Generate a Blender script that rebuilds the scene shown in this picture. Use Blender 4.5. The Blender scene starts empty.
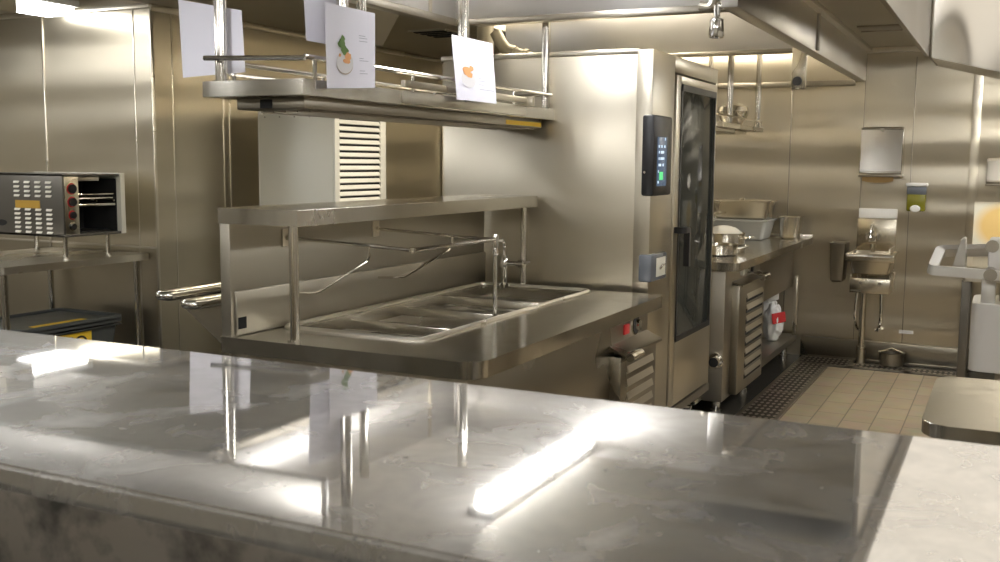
import bpy, bmesh, math, random
from mathutils import Vector, Matrix, noise
R = random.Random(7)
S = bpy.context.scene
COL = S.collection
PI = math.pi
ORG = {}

# ------------------------------------------------------------------ materials
def new_mat(name):
    m = bpy.data.materials.new(name); m.use_nodes = True
    nt = m.node_tree; b = nt.nodes['Principled BSDF']
    return m, nt, b
def N(nt, t, **k):
    n = nt.nodes.new(t)
    for a, v in k.items():
        if a in n.inputs: n.inputs[a].default_value = v
        else: setattr(n, a, v)
    return n
def lin(c): return tuple((x/255/12.92 if x/255 <= .04045 else ((x/255+.055)/1.055)**2.4) for x in c)
def plain(name, col, rough=.5, metal=0, spec=.5, emit=None, es=0, alpha=1, trans=0):
    m, nt, b = new_mat(name)
    b.inputs['Base Color'].default_value = (*col, 1); b.inputs['Roughness'].default_value = rough
    b.inputs['Metallic'].default_value = metal; b.inputs['Specular IOR Level'].default_value = spec
    b.inputs['Transmission Weight'].default_value = trans
    if emit: b.inputs['Emission Color'].default_value = (*emit, 1); b.inputs['Emission Strength'].default_value = es
    tc = N(nt, 'ShaderNodeTexCoord'); nz = N(nt, 'ShaderNodeTexNoise', Scale=14., Detail=4.)
    nt.links.new(tc.outputs['Object'], nz.inputs['Vector'])
    mr = N(nt, 'ShaderNodeMapRange'); mr.inputs['To Min'].default_value = max(.02, rough*.85); mr.inputs['To Max'].default_value = min(1, rough*1.15)
    nt.links.new(nz.outputs['Fac'], mr.inputs['Value']); nt.links.new(mr.outputs['Result'], b.inputs['Roughness'])
    return m
def steel(name, col=(.60,.565,.49), rough=.25, var=.06, aniso=0., arot=0., wave=0., wscale=(1.2,1.2,2.5), brush=None, bstr=.02, smudge=0., sscale=6., cvar=.08):
    m, nt, b = new_mat(name); L = nt.links.new
    b.inputs['Metallic'].default_value = 1
    tc = N(nt, 'ShaderNodeTexCoord')
    nz = N(nt, 'ShaderNodeTexNoise', Scale=1.6, Detail=2., Roughness=.5); L(tc.outputs['Object'], nz.inputs['Vector'])
    mr = N(nt, 'ShaderNodeMapRange'); mr.inputs['From Min'].default_value = .3; mr.inputs['From Max'].default_value = .7
    mr.inputs['To Min'].default_value = rough-var; mr.inputs['To Max'].default_value = rough+var
    L(nz.outputs['Fac'], mr.inputs['Value'])
    rgh = mr.outputs['Result']
    mix = N(nt, 'ShaderNodeMix', data_type='RGBA'); mix.inputs['A'].default_value = (*[c*(1-cvar) for c in col], 1); mix.inputs['B'].default_value = (*[min(1,c*(1+cvar)) for c in col], 1)
    L(nz.outputs['Fac'], mix.inputs['Factor']); colo = mix.outputs['Result']
    if smudge:
        mp = N(nt, 'ShaderNodeMapping'); mp.inputs['Scale'].default_value = (1, 1.6, 1)
        L(tc.outputs['Object'], mp.inputs['Vector'])
        n2 = N(nt, 'ShaderNodeTexNoise', Scale=sscale, Detail=8., Roughness=.65, Distortion=1.2); L(mp.outputs['Vector'], n2.inputs['Vector'])
        m2 = N(nt, 'ShaderNodeMapRange'); m2.inputs['From Min'].default_value = .35; m2.inputs['From Max'].default_value = .7
        m2.inputs['To Min'].default_value = 0; m2.inputs['To Max'].default_value = smudge
        L(n2.outputs['Fac'], m2.inputs['Value'])
        ad = N(nt, 'ShaderNodeMath', operation='ADD'); L(rgh, ad.inputs[0]); L(m2.outputs['Result'], ad.inputs[1]); rgh = ad.outputs[0]
    L(rgh, b.inputs['Roughness']); L(colo, b.inputs['Base Color'])
    if aniso:
        b.inputs['Anisotropic'].default_value = aniso; b.inputs['Anisotropic Rotation'].default_value = arot
        tg = N(nt, 'ShaderNodeTangent', direction_type='RADIAL', axis='Z'); L(tg.outputs['Tangent'], b.inputs['Tangent'])
    last = None
    if wave:
        mp = N(nt, 'ShaderNodeMapping'); mp.inputs['Scale'].default_value = wscale; L(tc.outputs['Object'], mp.inputs['Vector'])
        nw = N(nt, 'ShaderNodeTexNoise', Scale=1., Detail=0.); L(mp.outputs['Vector'], nw.inputs['Vector'])
        bu = N(nt, 'ShaderNodeBump', Strength=1., Distance=wave); L(nw.outputs['Fac'], bu.inputs['Height']); last = bu
    if brush:
        mp = N(nt, 'ShaderNodeMapping'); mp.inputs['Scale'].default_value = brush; L(tc.outputs['Object'], mp.inputs['Vector'])
        nb = N(nt, 'ShaderNodeTexNoise', Scale=1., Detail=2.); L(mp.outputs['Vector'], nb.inputs['Vector'])
        bu = N(nt, 'ShaderNodeBump', Strength=bstr, Distance=.01); L(nb.outputs['Fac'], bu.inputs['Height'])
        if last: L(last.outputs['Normal'], bu.inputs['Normal'])
        last = bu
    if last: L(last.outputs['Normal'], b.inputs['Normal'])
    return m
def dots(name, pitch, rad, c_in, c_out, metal=1, rough=.3, axes=(0,1), e_in=1.):
    m, nt, b = new_mat(name); L = nt.links.new
    tc = N(nt, 'ShaderNodeTexCoord'); sx = N(nt, 'ShaderNodeSeparateXYZ'); L(tc.outputs['Object'], sx.inputs[0])
    sq = []
    for i, a in enumerate(axes):
        p = pitch[i]
        d = N(nt, 'ShaderNodeMath', operation='DIVIDE'); L(sx.outputs[a], d.inputs[0]); d.inputs[1].default_value = p
        f = N(nt, 'ShaderNodeMath', operation='FRACT'); L(d.outputs[0], f.inputs[0])
        s = N(nt, 'ShaderNodeMath', operation='SUBTRACT'); L(f.outputs[0], s.inputs[0]); s.inputs[1].default_value = .5
        u = N(nt, 'ShaderNodeMath', operation='MULTIPLY'); L(s.outputs[0], u.inputs[0]); L(s.outputs[0], u.inputs[1]); sq.append(u)
    ad = N(nt, 'ShaderNodeMath', operation='ADD'); L(sq[0].outputs[0], ad.inputs[0]); L(sq[1].outputs[0], ad.inputs[1])
    lt = N(nt, 'ShaderNodeMath', operation='LESS_THAN'); L(ad.outputs[0], lt.inputs[0]); lt.inputs[1].default_value = rad*rad
    mx = N(nt, 'ShaderNodeMix', data_type='RGBA'); mx.inputs['A'].default_value = (*c_out,1); mx.inputs['B'].default_value = (*c_in,1)
    L(lt.outputs[0], mx.inputs['Factor']); L(mx.outputs['Result'], b.inputs['Base Color'])
    b.inputs['Metallic'].default_value = metal; b.inputs['Roughness'].default_value = rough
    return m

WARM = (.60,.55,.445)
M = {}
M['wall'] = steel('brushed_wall_steel', (.57,.52,.41), .34, .03, aniso=.7, arot=0., wave=.016, wscale=(.4,.4,4.5))
M['wallfar'] = steel('brushed_far_wall_steel', (.57,.52,.415), .33, .03, aniso=.7, arot=0., wave=.022, wscale=(.45,.45,5.))
M['steel'] = steel('satin_steel', WARM, .27, .05)
M['oven'] = steel('oven_steel', (.58,.535,.435), .33, .04, aniso=.5, arot=0., wave=.006, wscale=(.8,.8,1.5))
M['counter'] = steel('counter_steel', (.60,.57,.50), .17, .05, smudge=.08, sscale=5)
M['ledge'] = steel('worn_ledge_steel', (.62,.60,.555), .03, .006, wave=.0003, wscale=(2.2,2.2,1), cvar=.03)
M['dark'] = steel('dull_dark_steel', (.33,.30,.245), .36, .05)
M['worktop'] = steel('serving_worktop_steel', (.50,.475,.415), .15, .04, smudge=.08, sscale=5)
M['backpanel'] = steel('serving_back_steel', (.38,.35,.285), .40, .04)
M['well'] = steel('well_steel', (.44,.41,.345), .22, .05)
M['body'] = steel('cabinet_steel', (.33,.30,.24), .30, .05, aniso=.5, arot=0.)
M['hood'] = steel('hood_steel', (.66,.64,.61), .33, .05, aniso=.4, wave=.006, wscale=(.8,.8,1.5))
M['hoodin'] = steel('hood_inner_steel', (.46,.43,.36), .45, .05)
M['tube'] = steel('polished_tube_steel', (.66,.63,.57), .14, .03)
M['chrome'] = steel('chrome', (.78,.77,.74), .07, .02)
M['wavy'] = steel('wavy_duct_steel', (.62,.60,.55), .16, .03, wave=.10, wscale=(2.6,1,1.1))
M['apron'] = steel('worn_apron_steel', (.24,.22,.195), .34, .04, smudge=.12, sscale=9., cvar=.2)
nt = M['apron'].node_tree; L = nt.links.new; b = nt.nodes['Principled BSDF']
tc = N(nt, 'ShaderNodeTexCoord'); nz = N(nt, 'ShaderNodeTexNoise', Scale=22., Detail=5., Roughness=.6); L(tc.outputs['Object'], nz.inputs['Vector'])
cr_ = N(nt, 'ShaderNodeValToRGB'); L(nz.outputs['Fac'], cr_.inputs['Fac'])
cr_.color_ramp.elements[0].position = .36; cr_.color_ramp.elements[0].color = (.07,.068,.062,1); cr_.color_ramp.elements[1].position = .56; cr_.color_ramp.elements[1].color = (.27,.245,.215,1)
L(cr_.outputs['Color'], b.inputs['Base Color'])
M['trim'] = steel('bright_trim_steel', (.70,.66,.57), .3, .04)
M['slat'] = plain('pale_louvre_metal', (.86,.84,.76), .45, .1)
M['icepanel'] = plain('pale_grey_panel', (.72,.70,.60), .42, .15)
M['black'] = plain('black_plastic', (.012,.012,.013), .35)
M['void'] = plain('dark_recess', (.01,.01,.009), .8)
M['rubber'] = plain('black_rubber', (.02,.02,.02), .7)
M['paper'] = plain('white_paper', (.80,.79,.86), .85)
M['ink'] = plain('grey_ink', (.36,.36,.42), .8)
M['plate'] = plain('pale_plate_print', (.70,.68,.68), .7)
M['rimp'] = plain('plate_rim_print', (.42,.34,.26), .7)
M['green'] = plain('green_leaf_print', (.09,.17,.025), .7)
M['orange'] = plain('orange_food_print', (.74,.36,.14), .7)
M['white'] = plain('white_plastic', (.75,.74,.70), .4)
M['red'] = plain('red_plastic', (.55,.03,.03), .4)
M['yellow'] = plain('yellow_label', (.80,.52,.03), .5)
M['amber'] = plain('amber_label', (.46,.27,.03), .5)
M['soap'] = plain('yellow_green_soap', (.17,.16,.012), .25)
M['towel'] = plain('brown_paper_towel', (.52,.36,.17), .9)
M['tub'] = plain('grey_plastic_tub', (.075,.08,.075), .45)
M['rice'] = plain('white_grain', (.68,.65,.58), .9)
M['poly'] = plain('clear_polycarbonate', (.72,.72,.68), .25, trans=.35)
M['wallpaint'] = plain('painted_lower_wall', (.22,.195,.15), .6)
M['whitewall'] = plain('painted_upper_wall', (.32,.29,.225), .6)
M['ceil'] = plain('ceiling_tile', (.80,.77,.72), .8)
M['lamp'] = plain('lamp_diffuser', (.9,.9,.9), .5, emit=(.97,.97,.98), es=24)
M['lampsoft'] = plain('lamp_diffuser_soft', (.9,.9,.9), .5, emit=(1.0,.93,.84), es=.6)
M['lampdim'] = plain('lamp_diffuser_dim', (.9,.9,.9), .5, emit=(.97,.97,.98), es=8)
M['striplamp'] = plain('strip_lamp_tube', (.9,.9,.9), .5, emit=(1.0,.94,.82), es=16)
M['tubelamp'] = plain('lamp_tube', (.9,.9,.9), .5, emit=(.95,.96,1.0), es=38)
M['hoodlamp'] = plain('hood_lamp_glass', (.9,.9,.8), .5, emit=(1.0,.91,.74), es=75)
M['screen'] = plain('screen_glass', (.01,.015,.03), .15, emit=(.035,.06,.10), es=.9)
M['screenw'] = plain('screen_white_marks', (.1,.1,.1), .3, emit=(.6,.75,.9), es=.6)
M['screeng'] = plain('screen_green_button', (.02,.1,.04), .3, emit=(.06,.55,.17), es=.8)
M['lockglass'] = plain('blue_grey_glass', (.11,.12,.135), .25)
M['grate'] = dots('drain_grate_steel', (.036,.08), .30, (.62,.58,.50), (.07,.063,.052), rough=.38)
M['perf'] = dots('perforated_steel', (.05,.05), .32, (.02,.02,.018), (.50,.47,.41), rough=.2)
M['toaster'] = plain('toaster_grey_metal', (.13,.12,.10), .4, .6)
M['duct'] = plain('dull_galvanised', (.42,.38,.29), .55, .6)
M['mixer'] = plain('pale_grey_enamel', (.52,.50,.46), .35, .3)
M['ugrey'] = plain('soft_grey_metal', (.62,.6,.55), .35, .8)

nt = M['ledge'].node_tree; L = nt.links.new; b = nt.nodes['Principled BSDF']
g2 = N(nt, 'ShaderNodeBsdfAnisotropic', Roughness=.5); g2.inputs['Color'].default_value = (.60,.585,.55,1)
tc = N(nt, 'ShaderNodeTexCoord'); n3 = N(nt, 'ShaderNodeTexNoise', Scale=16., Detail=6., Roughness=.62, Distortion=.5); L(tc.outputs['Object'], n3.inputs['Vector'])
m3 = N(nt, 'ShaderNodeMapRange'); m3.inputs['From Min'].default_value = .35; m3.inputs['From Max'].default_value = .68; m3.inputs['To Min'].default_value = .15; m3.inputs['To Max'].default_value = .40
L(n3.outputs['Fac'], m3.inputs['Value']); ms = N(nt, 'ShaderNodeMixShader'); L(m3.outputs['Result'], ms.inputs[0]); L(b.outputs[0], ms.inputs[1]); L(g2.outputs[0], ms.inputs[2])
L(ms.outputs[0], nt.nodes['Material Output'].inputs['Surface'])
# oven glass: dark tinted, see-through
m, nt, b = new_mat('tinted_oven_glass'); L = nt.links.new
b.inputs['Base Color'].default_value = (.10,.105,.09,1); b.inputs['Roughness'].default_value = .04
tr = N(nt, 'ShaderNodeBsdfTransparent'); tr.inputs['Color'].default_value = (.30,.31,.27,1)
mx = N(nt, 'ShaderNodeMixShader'); mx.inputs[0].default_value = .45
L(tr.outputs[0], mx.inputs[1]); L(b.outputs[0], mx.inputs[2]); L(mx.outputs[0], nt.nodes['Material Output'].inputs['Surface']); M['glass'] = m

# floor tiles
m, nt, b = new_mat('quarry_tile_floor'); L = nt.links.new
tc = N(nt, 'ShaderNodeTexCoord'); mp = N(nt, 'ShaderNodeMapping'); mp.inputs['Rotation'].default_value = (0,0,PI/2); mp.inputs['Location'].default_value = (.02,-.022,0)
L(tc.outputs['Object'], mp.inputs['Vector'])
br = N(nt, 'ShaderNodeTexBrick'); L(mp.outputs['Vector'], br.inputs['Vector'])
br.inputs['Scale'].default_value = 1; br.inputs['Brick Width'].default_value = .31; br.inputs['Row Height'].default_value = .168
br.inputs['Mortar Size'].default_value = .004; br.inputs['Mortar Smooth'].default_value = .3
br.inputs['Color1'].default_value = (.37,.295,.19,1); br.inputs['Color2'].default_value = (.33,.26,.165,1); br.inputs['Mortar'].default_value = (.15,.12,.08,1)
nz = N(nt, 'ShaderNodeTexNoise', Scale=9., Detail=6.); L(tc.outputs['Object'], nz.inputs['Vector'])
mxc = N(nt, 'ShaderNodeMix', data_type='RGBA', blend_type='MULTIPLY'); mxc.inputs['Factor'].default_value = .35
L(br.outputs['Color'], mxc.inputs['A']); L(nz.outputs['Color'], mxc.inputs['B']); L(mxc.outputs['Result'], b.inputs['Base Color'])
b.inputs['Roughness'].default_value = .5
bu = N(nt, 'ShaderNodeBump', Strength=.3, Distance=.004, invert=True); L(br.outputs['Fac'], bu.inputs['Height']); L(bu.outputs['Normal'], b.inputs['Normal'])
M['tile'] = m
M['darkfloor'] = plain('dark_wet_floor', (.035,.032,.026), .25)
# white board, yellow reflected light painted into its colour
m, nt, b = new_mat('yellow_reflection_board'); L = nt.links.new
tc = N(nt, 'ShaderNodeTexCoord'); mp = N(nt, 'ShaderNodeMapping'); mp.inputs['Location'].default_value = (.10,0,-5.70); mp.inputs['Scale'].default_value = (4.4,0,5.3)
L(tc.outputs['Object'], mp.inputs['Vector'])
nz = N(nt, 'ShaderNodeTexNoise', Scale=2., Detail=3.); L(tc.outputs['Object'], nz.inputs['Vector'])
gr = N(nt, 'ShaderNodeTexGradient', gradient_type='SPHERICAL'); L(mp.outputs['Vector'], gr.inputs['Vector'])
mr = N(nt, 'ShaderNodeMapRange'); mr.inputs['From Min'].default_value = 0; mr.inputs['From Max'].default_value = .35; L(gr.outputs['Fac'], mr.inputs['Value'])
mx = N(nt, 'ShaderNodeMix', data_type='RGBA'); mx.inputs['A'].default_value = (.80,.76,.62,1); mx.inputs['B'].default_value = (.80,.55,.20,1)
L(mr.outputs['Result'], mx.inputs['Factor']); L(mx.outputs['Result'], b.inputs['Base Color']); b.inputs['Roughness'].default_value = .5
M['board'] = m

# ------------------------------------------------------------------ geometry helpers
class MB:
    def __init__(s): s.bm = bmesh.new()
    def _merge(s, b2):
        me = bpy.data.meshes.new('t'); b2.to_mesh(me); s.bm.from_mesh(me); bpy.data.meshes.remove(me); b2.free(); return s
    def box(s, x0,x1,y0,y1,z0,z1, bev=0, seg=2, mat=None):
        b = bmesh.new(); bmesh.ops.create_cube(b, size=1)
        for v in b.verts: v.co = Vector(((x0+x1)/2+v.co.x*(x1-x0), (y0+y1)/2+v.co.y*(y1-y0), (z0+z1)/2+v.co.z*(z1-z0)))
        if bev: bmesh.ops.bevel(b, geom=b.edges[:], offset=bev, segments=seg, profile=.5, affect='EDGES', clamp_overlap=True)
        if mat: b.transform(mat)
        return s._merge(b)
    def cyl(s, p0, p1, r, n=16, r2=None):
        p0, p1 = Vector(p0), Vector(p1); d = p1-p0; b = bmesh.new()
        bmesh.ops.create_cone(b, cap_ends=True, segments=n, radius1=r, radius2=r if r2 is None else r2, depth=d.length)
        b.transform(Matrix.Translation((p0+p1)/2) @ d.to_track_quat('Z','Y').to_matrix().to_4x4()); return s._merge(b)
    def tube(s, pts, r, n=10, closed=False, sq=False):
        pts = [Vector(p) for p in pts]; b = bmesh.new(); rings = []; up = None; k = len(pts)
        for i, p in enumerate(pts):
            if closed: t = (pts[(i+1)%k]-pts[i-1])
            else: t = pts[min(i+1,k-1)]-pts[max(i-1,0)]
            t.normalize()
            if up is None: up = t.orthogonal() if not sq else (Vector((0,0,1)) if abs(t.z) < .9 else Vector((1,0,0)))
            up = (up - t*up.dot(t)).normalized(); side = t.cross(up)
            a0 = PI/4 if sq else 0
            rings.append([b.verts.new(p+(up*math.cos(a0+2*PI*j/n)+side*math.sin(a0+2*PI*j/n))*r) for j in range(n)])
        m = k if closed else k-1
        for i in range(m):
            A, B = rings[i], rings[(i+1)%k]
            for j in range(n): b.faces.new((A[j],A[(j+1)%n],B[(j+1)%n],B[j]))
        if not closed: b.faces.new(rings[0][::-1]); b.faces.new(rings[-1])
        bmesh.ops.recalc_face_normals(b, faces=b.faces[:]); return s._merge(b)
    def lathe(s, prof, c, n=24, mat=None):
        b = bmesh.new(); rings = []
        for r, z in prof: rings.append([b.verts.new((max(r,1e-4)*math.cos(2*PI*j/n), max(r,1e-4)*math.sin(2*PI*j/n), z)) for j in range(n)])
        for A, B in zip(rings, rings[1:]):
            for j in range(n): b.faces.new((A[j],A[(j+1)%n],B[(j+1)%n],B[j]))
        b.faces.new(rings[0][::-1]); b.faces.new(rings[-1])
        bmesh.ops.recalc_face_normals(b, faces=b.faces[:])
        b.transform(Matrix.Translation(c) @ (mat or Matrix())); return s._merge(b)
    def prism(s, poly, ext, bev=0):
        b = bmesh.new(); f = b.faces.new([b.verts.new(p) for p in poly])
        r = bmesh.ops.extrude_face_region(b, geom=[f]); 
        for v in r['geom']:
            if isinstance(v, bmesh.types.BMVert): v.co += Vector(ext)
        bmesh.ops.recalc_face_normals(b, faces=b.faces[:])
        if bev: bmesh.ops.bevel(b, geom=b.edges[:], offset=bev, segments=2, affect='EDGES', clamp_overlap=True)
        return s._merge(b)
    def slab(s, outer, z0, z1, holes=(), bev=0):
        b = bmesh.new(); es = []
        for lp in [outer, *holes]:
            vs = [b.verts.new((x,y,z1)) for x,y in lp]
            es += [b.edges.new((vs[i], vs[(i+1)%len(vs)])) for i in range(len(vs))]
        fs = bmesh.ops.triangle_fill(b, use_beauty=True, use_dissolve=False, edges=es)
        top = [f for f in b.faces]
        r = bmesh.ops.extrude_face_region(b, geom=top, use_keep_orig=True)
        for v in r['geom']:
            if isinstance(v, bmesh.types.BMVert): v.co.z = z0
        bmesh.ops.recalc_face_normals(b, faces=b.faces[:])
        if bev:
            b.edges.ensure_lookup_table()
            ed = [e for e in b.edges if abs(e.verts[0].co.z-e.verts[1].co.z) < 1e-6 and len(e.link_faces) == 2 and e.calc_face_angle(0) > 1]
            bmesh.ops.bevel(b, geom=ed, offset=bev, segments=3, affect='EDGES', clamp_overlap=True)
        return s._merge(b)
    def pan(s, x0,x1,y0,y1,z0,z1,t=.004,rim=.012,taper=.02,bev=.02):
        # open steel food pan with flange
        b = bmesh.new()
        def ring(dx,z): 
            q = rrect(x0+dx,x1-dx,y0+dx,y1-dx,[max(.004,bev)]*4,4); return [b.verts.new((x,y,z)) for x,y in q]
        seq = [ring(taper+.012,z0), ring(taper,z0+.012), ring(0,z1-.003), ring(-rim,z1-.003), ring(-rim,z1), ring(0,z1), ring(t,z1-.003), ring(taper+t,z0+.014), ring(taper+.014,z0+t)]
        for A, B in zip(seq, seq[1:]):
            k = len(A)
            for j in range(k): b.faces.new((A[j],A[(j+1)%k],B[(j+1)%k],B[j]))
        b.faces.new(seq[0][::-1]); b.faces.new(seq[-1])
        bmesh.ops.recalc_face_normals(b, faces=b.faces[:]); return s._merge(b)
    def build(s, name, mat, parent=None, ang=32):
        me = bpy.data.meshes.new(name)
        o = ORG.get(parent.name, Vector()) if parent else Vector()
        if o.length: bmesh.ops.translate(s.bm, verts=s.bm.verts[:], vec=-o)
        s.bm.to_mesh(me); s.bm.free()
        me.materials.append(M[mat] if isinstance(mat, str) else mat)
        me.polygons.foreach_set('use_smooth', [True]*len(me.polygons)); me.set_sharp_from_angle(angle=math.radians(ang)); me.update()
        ob = bpy.data.objects.new(name, me); COL.objects.link(ob)
        if parent: ob.parent = parent; ORG[ob.name] = o
        return ob
def rrect(x0,x1,y0,y1,r,n=6):
    # corners: (x0y0),(x1y0),(x1y1),(x0y1)
    out = []
    for (cx,cy,a0),rr in zip(((x0,y0,PI),(x1,y0,1.5*PI),(x1,y1,0),(x0,y1,.5*PI)), r):
        sx = 1 if cx == x0 else -1; sy = 1 if cy == y0 else -1
        if rr < 1e-5: out.append((cx,cy)); continue
        for i in range(n+1):
            a = a0+PI/2*i/n; out.append((cx+sx*rr+rr*math.cos(a), cy+sy*rr+rr*math.sin(a)))
    return out
def fillet(pts, r, n=5):
    pts = [Vector(p) for p in pts]; out = [pts[0]]
    for a, p, c in zip(pts, pts[1:], pts[2:]):
        u = (a-p); v = (c-p); q = min(r, u.length*.45, v.length*.45); u.normalize(); v.normalize()
        A = p+u*q; B = p+v*q
        for i in range(n+1):
            t = i/n; out.append(A*(1-t)**2+p*2*t*(1-t)+B*t*t)
    return out+[pts[-1]]
def thing(name, label, cat, loc, group=None):
    o = bpy.data.objects.new(name, None); COL.objects.link(o); o.location = loc; o.empty_display_size = .1
    ORG[o.name] = Vector(loc); o['label'] = label; o['category'] = cat
    if group: o['group'] = group
    return o
def tag(o, label, cat, group=None):
    o['label'] = label; o['category'] = cat
    if group: o['group'] = group
    return o
def struct(name, mb, mat):
    o = mb.build(name, mat); o['kind'] = 'structure'; return o
def dup(o, parent=None):
    c = o.copy(); COL.objects.link(c)
    if parent: c.parent = parent
    for ch in o.children: dup(ch, c)
    return c

CZ = 2.47
# ------------------------------------------------------------------ room shell
struct('floor', MB().box(-1.15,2.6,2.3,7.87,-.1,0), 'tile')
struct('floor_2', MB().box(-8,2.6,-2.5,2.3,-.1,0).box(-8,-1.15,2.3,8.25,-.1,0).box(-1.15,2.6,7.87,8.25,-.1,0), 'darkfloor')
struct('ceiling', MB().box(-8,2.6,-2.5,4.46,CZ,CZ+.3).box(-.6,2.6,4.46,8.25,CZ,CZ+.3).box(-8,-7.9,4.46,4.7,CZ,CZ+.3), 'ceil')
struct('ceiling_added_panel', MB().box(-1.62,-.41,1.6,4.2,2.445,2.469), 'hoodin')  # unseen dark panel added to darken what the ledge reflects
struct('ceiling_2', MB().box(-4.72,-3.3,4.46,8.3,2.43,CZ+.3).box(-4.72,-2.50,2.65,4.46,2.44,2.47), 'hoodin')
struct('wall_far', MB().box(-4.8,2.6,8.25,8.4,0,3.1), 'wallfar')
struct('wall_left', MB().box(-8,-4.7,4.71,4.86,0,3.0), 'wall')
struct('wall_side', MB().box(-4.85,-4.7,4.86,8.25,0,3.0), 'wall')
struct('wall_right', MB().box(2.6,2.75,-2.5,8.4,1.25,3.0), 'wallpaint')
struct('wall_back', MB().box(-8,2.6,-2.65,-2.5,1.25,3.0), 'whitewall')
struct('wall_end', MB().box(-8.15,-8,-2.65,4.86,1.25,3.0), 'whitewall')
struct('wall_lower', MB().box(2.58,2.75,-2.5,8.4,0,1.25).box(-8,2.6,-2.65,-2.48,0,1.25).box(-8.15,-7.98,-2.65,4.86,0,1.25), 'wallpaint')
struct('baseboard_far', MB().box(-1.42,2.6,8.205,8.25,0,.16,.008).box(-1.42,2.6,8.19,8.25,0,.02,.004), 'body')
# battens and seams of the steel cladding
def batten(n, mb, mat='trim'): struct('trim_%d' % n, mb, mat)
batten(1, MB().box(-8,-4.7,4.694,4.712,2.405,2.435,.004).box(-4.702,-4.683,4.70,8.25,2.39,2.425,.004))
batten(2, MB().box(-5.648,-5.632,4.703,4.713,0,2.41,.003))
batten(3, MB().box(-4.85,-4.842,4.706,4.713,0,2.41,.002))
batten(4, MB().box(-4.702,-4.690,4.697,4.72,0,2.41,.004))
batten(5, MB().box(-4.704,-4.694,5.325,5.345,0,2.40,.002).box(-4.704,-4.694,5.385,5.40,0,2.40,.002))
batten(6, MB().box(-4.704,-4.697,4.87,4.88,0,2.40,.002))
batten(7, MB().box(-8,-4.7,4.704,4.712,.95,.965,.002))
batten(8, MB().box(-4.69,-4.64,8.23,8.252,0,2.13,.004))
for i, (x0, x1) in enumerate(((-1.572,-1.564),(-1.031,-1.025),(-.680,-.674),(-.285,-.225))):
    batten(9+i, MB().box(x0,x1,8.243 if x1-x0 < .02 else 8.235,8.252,.16,2.3,.002), 'wallfar' if i == 3 else 'dark')
batten(13, MB().box(-4.64,-1.1,8.20,8.252,2.10,2.14,.005), 'dark')

# ------------------------------------------------------------------ foreground pass ledge
t = thing('pass_ledge', 'wide worn stainless steel pass ledge running across the front', 'ledge', (-.8,.56,0))
MB().slab(rrect(-3.2,1.6,.397,.727,[.01]*4,2),1.302,1.32,bev=.009).build('ledge_top','ledge',t)
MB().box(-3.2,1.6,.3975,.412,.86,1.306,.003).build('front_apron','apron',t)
MB().box(-3.2,1.6,.47,.66,0,1.20,.004).build('support_wall','steel',t)

# ------------------------------------------------------------------ serving counter with hot wells
t = thing('serving_counter', 'stainless serving counter with sunken hot wells and overshelf on posts', 'counter', (-1.9,3.6,0))
opening = rrect(-2.31,-1.765,2.945,4.465,[.03]*4,4)
MB().slab(rrect(-2.40,-1.40,2.675,4.535,[.008,.075,.045,.008],8),.885,.90,[opening],bev=.006)\
    .slab(rrect(-2.398,-1.402,2.677,4.533,[.008,.075,.045,.008],8),.845,.886,[rrect(-2.38,-1.45,2.72,4.50,[.006,.04,.03,.006],6)])\
    .build('worktop','worktop',t)
MB().tube([(x,y,.902) for x,y in rrect(-2.325,-1.745,2.925,4.48,[.04]*4,6)],.011,10,True).build('well_rim','trim',t)
mb = MB()
for a in ((-2.312,-2.306,2.95,4.46),(-1.772,-1.766,2.95,4.46),(-2.31,-1.766,2.945,2.951),(-2.31,-1.766,4.459,4.465)): mb.box(*a,.73,.892)
mb.box(-2.31,-1.766,2.945,4.465,.72,.732); mb.build('well_liner','well',t)
dv = (2.945,3.31,3.72,4.11,4.465)
for y in dv[1:4]: MB().box(-2.31,-1.766,y-.014,y+.014,.74,.884,.006).build('well_divider','well',t)
for a, c in zip(dv, dv[1:]): MB().box(-2.29,-1.785,a+.018,c-.018,.832,.837).build('perforated_plate','perf',t)
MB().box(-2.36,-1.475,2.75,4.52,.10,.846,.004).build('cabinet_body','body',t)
for x in (-2.3,-1.54):
    for y in (2.82,4.45): MB().cyl((x,y,0),(x,y,.11),.022).build('leg','tube',t)
MB().box(-2.395,-2.352,2.683,4.56,.90,1.288,.003).box(-2.354,-2.340,2.70,4.555,.902,1.055,.004).build('back_panel','backpanel',t)
MB().box(-2.3415,-2.3375,2.705,2.745,.925,.965).build('cable_notch','void',t)
MB().slab(rrect(-2.397,-2.063,2.677,4.567,[.004,.004,.004,.004],2),1.287,1.34,bev=.006).build('overshelf','counter',t)
for y in (2.717,4.51): 
    MB().cyl((-2.11,y,.90),(-2.11,y,1.288),.0165).cyl((-2.11,y,.90),(-2.11,y,.907),.024).build('shelf_post','tube',t)
rf = MB()
for y in (2.985,3.575):
    rf.tube(fillet([(-2.34,y,1.222),(-1.82,y,1.20)],.01),.0062,8)
    rf.tube(fillet([(-1.99,y,1.205),(-1.99,y,1.160),(-2.214,y,1.028),(-2.34,y,1.02)],.03),.0048,8)
rf.tube([(-1.815,2.985,1.20),(-1.80,3.575,1.20)],.0078,8); rf.lathe([(.0,-.009),(.011,-.009),(.011,.009),(0,.009)],(-1.815,2.985,1.20),12)
rf.build('swing_rail','tube',t)
for y in (2.985,3.575): MB().box(-2.352,-2.346,y-.025,y+.02,1.19,1.255,.002).cyl((-2.348,y,1.222),(-2.335,y,1.222),.011).build('rail_bracket','steel',t)
MB().cyl((-1.80,3.585,.86),(-1.80,3.585,1.16),.0085,12).lathe([(.009,-.05),(.014,-.04),(.014,.02),(.011,.035),(0,.037)],(-1.80,3.585,1.185),14).build('fill_pipe','chrome',t)
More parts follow.
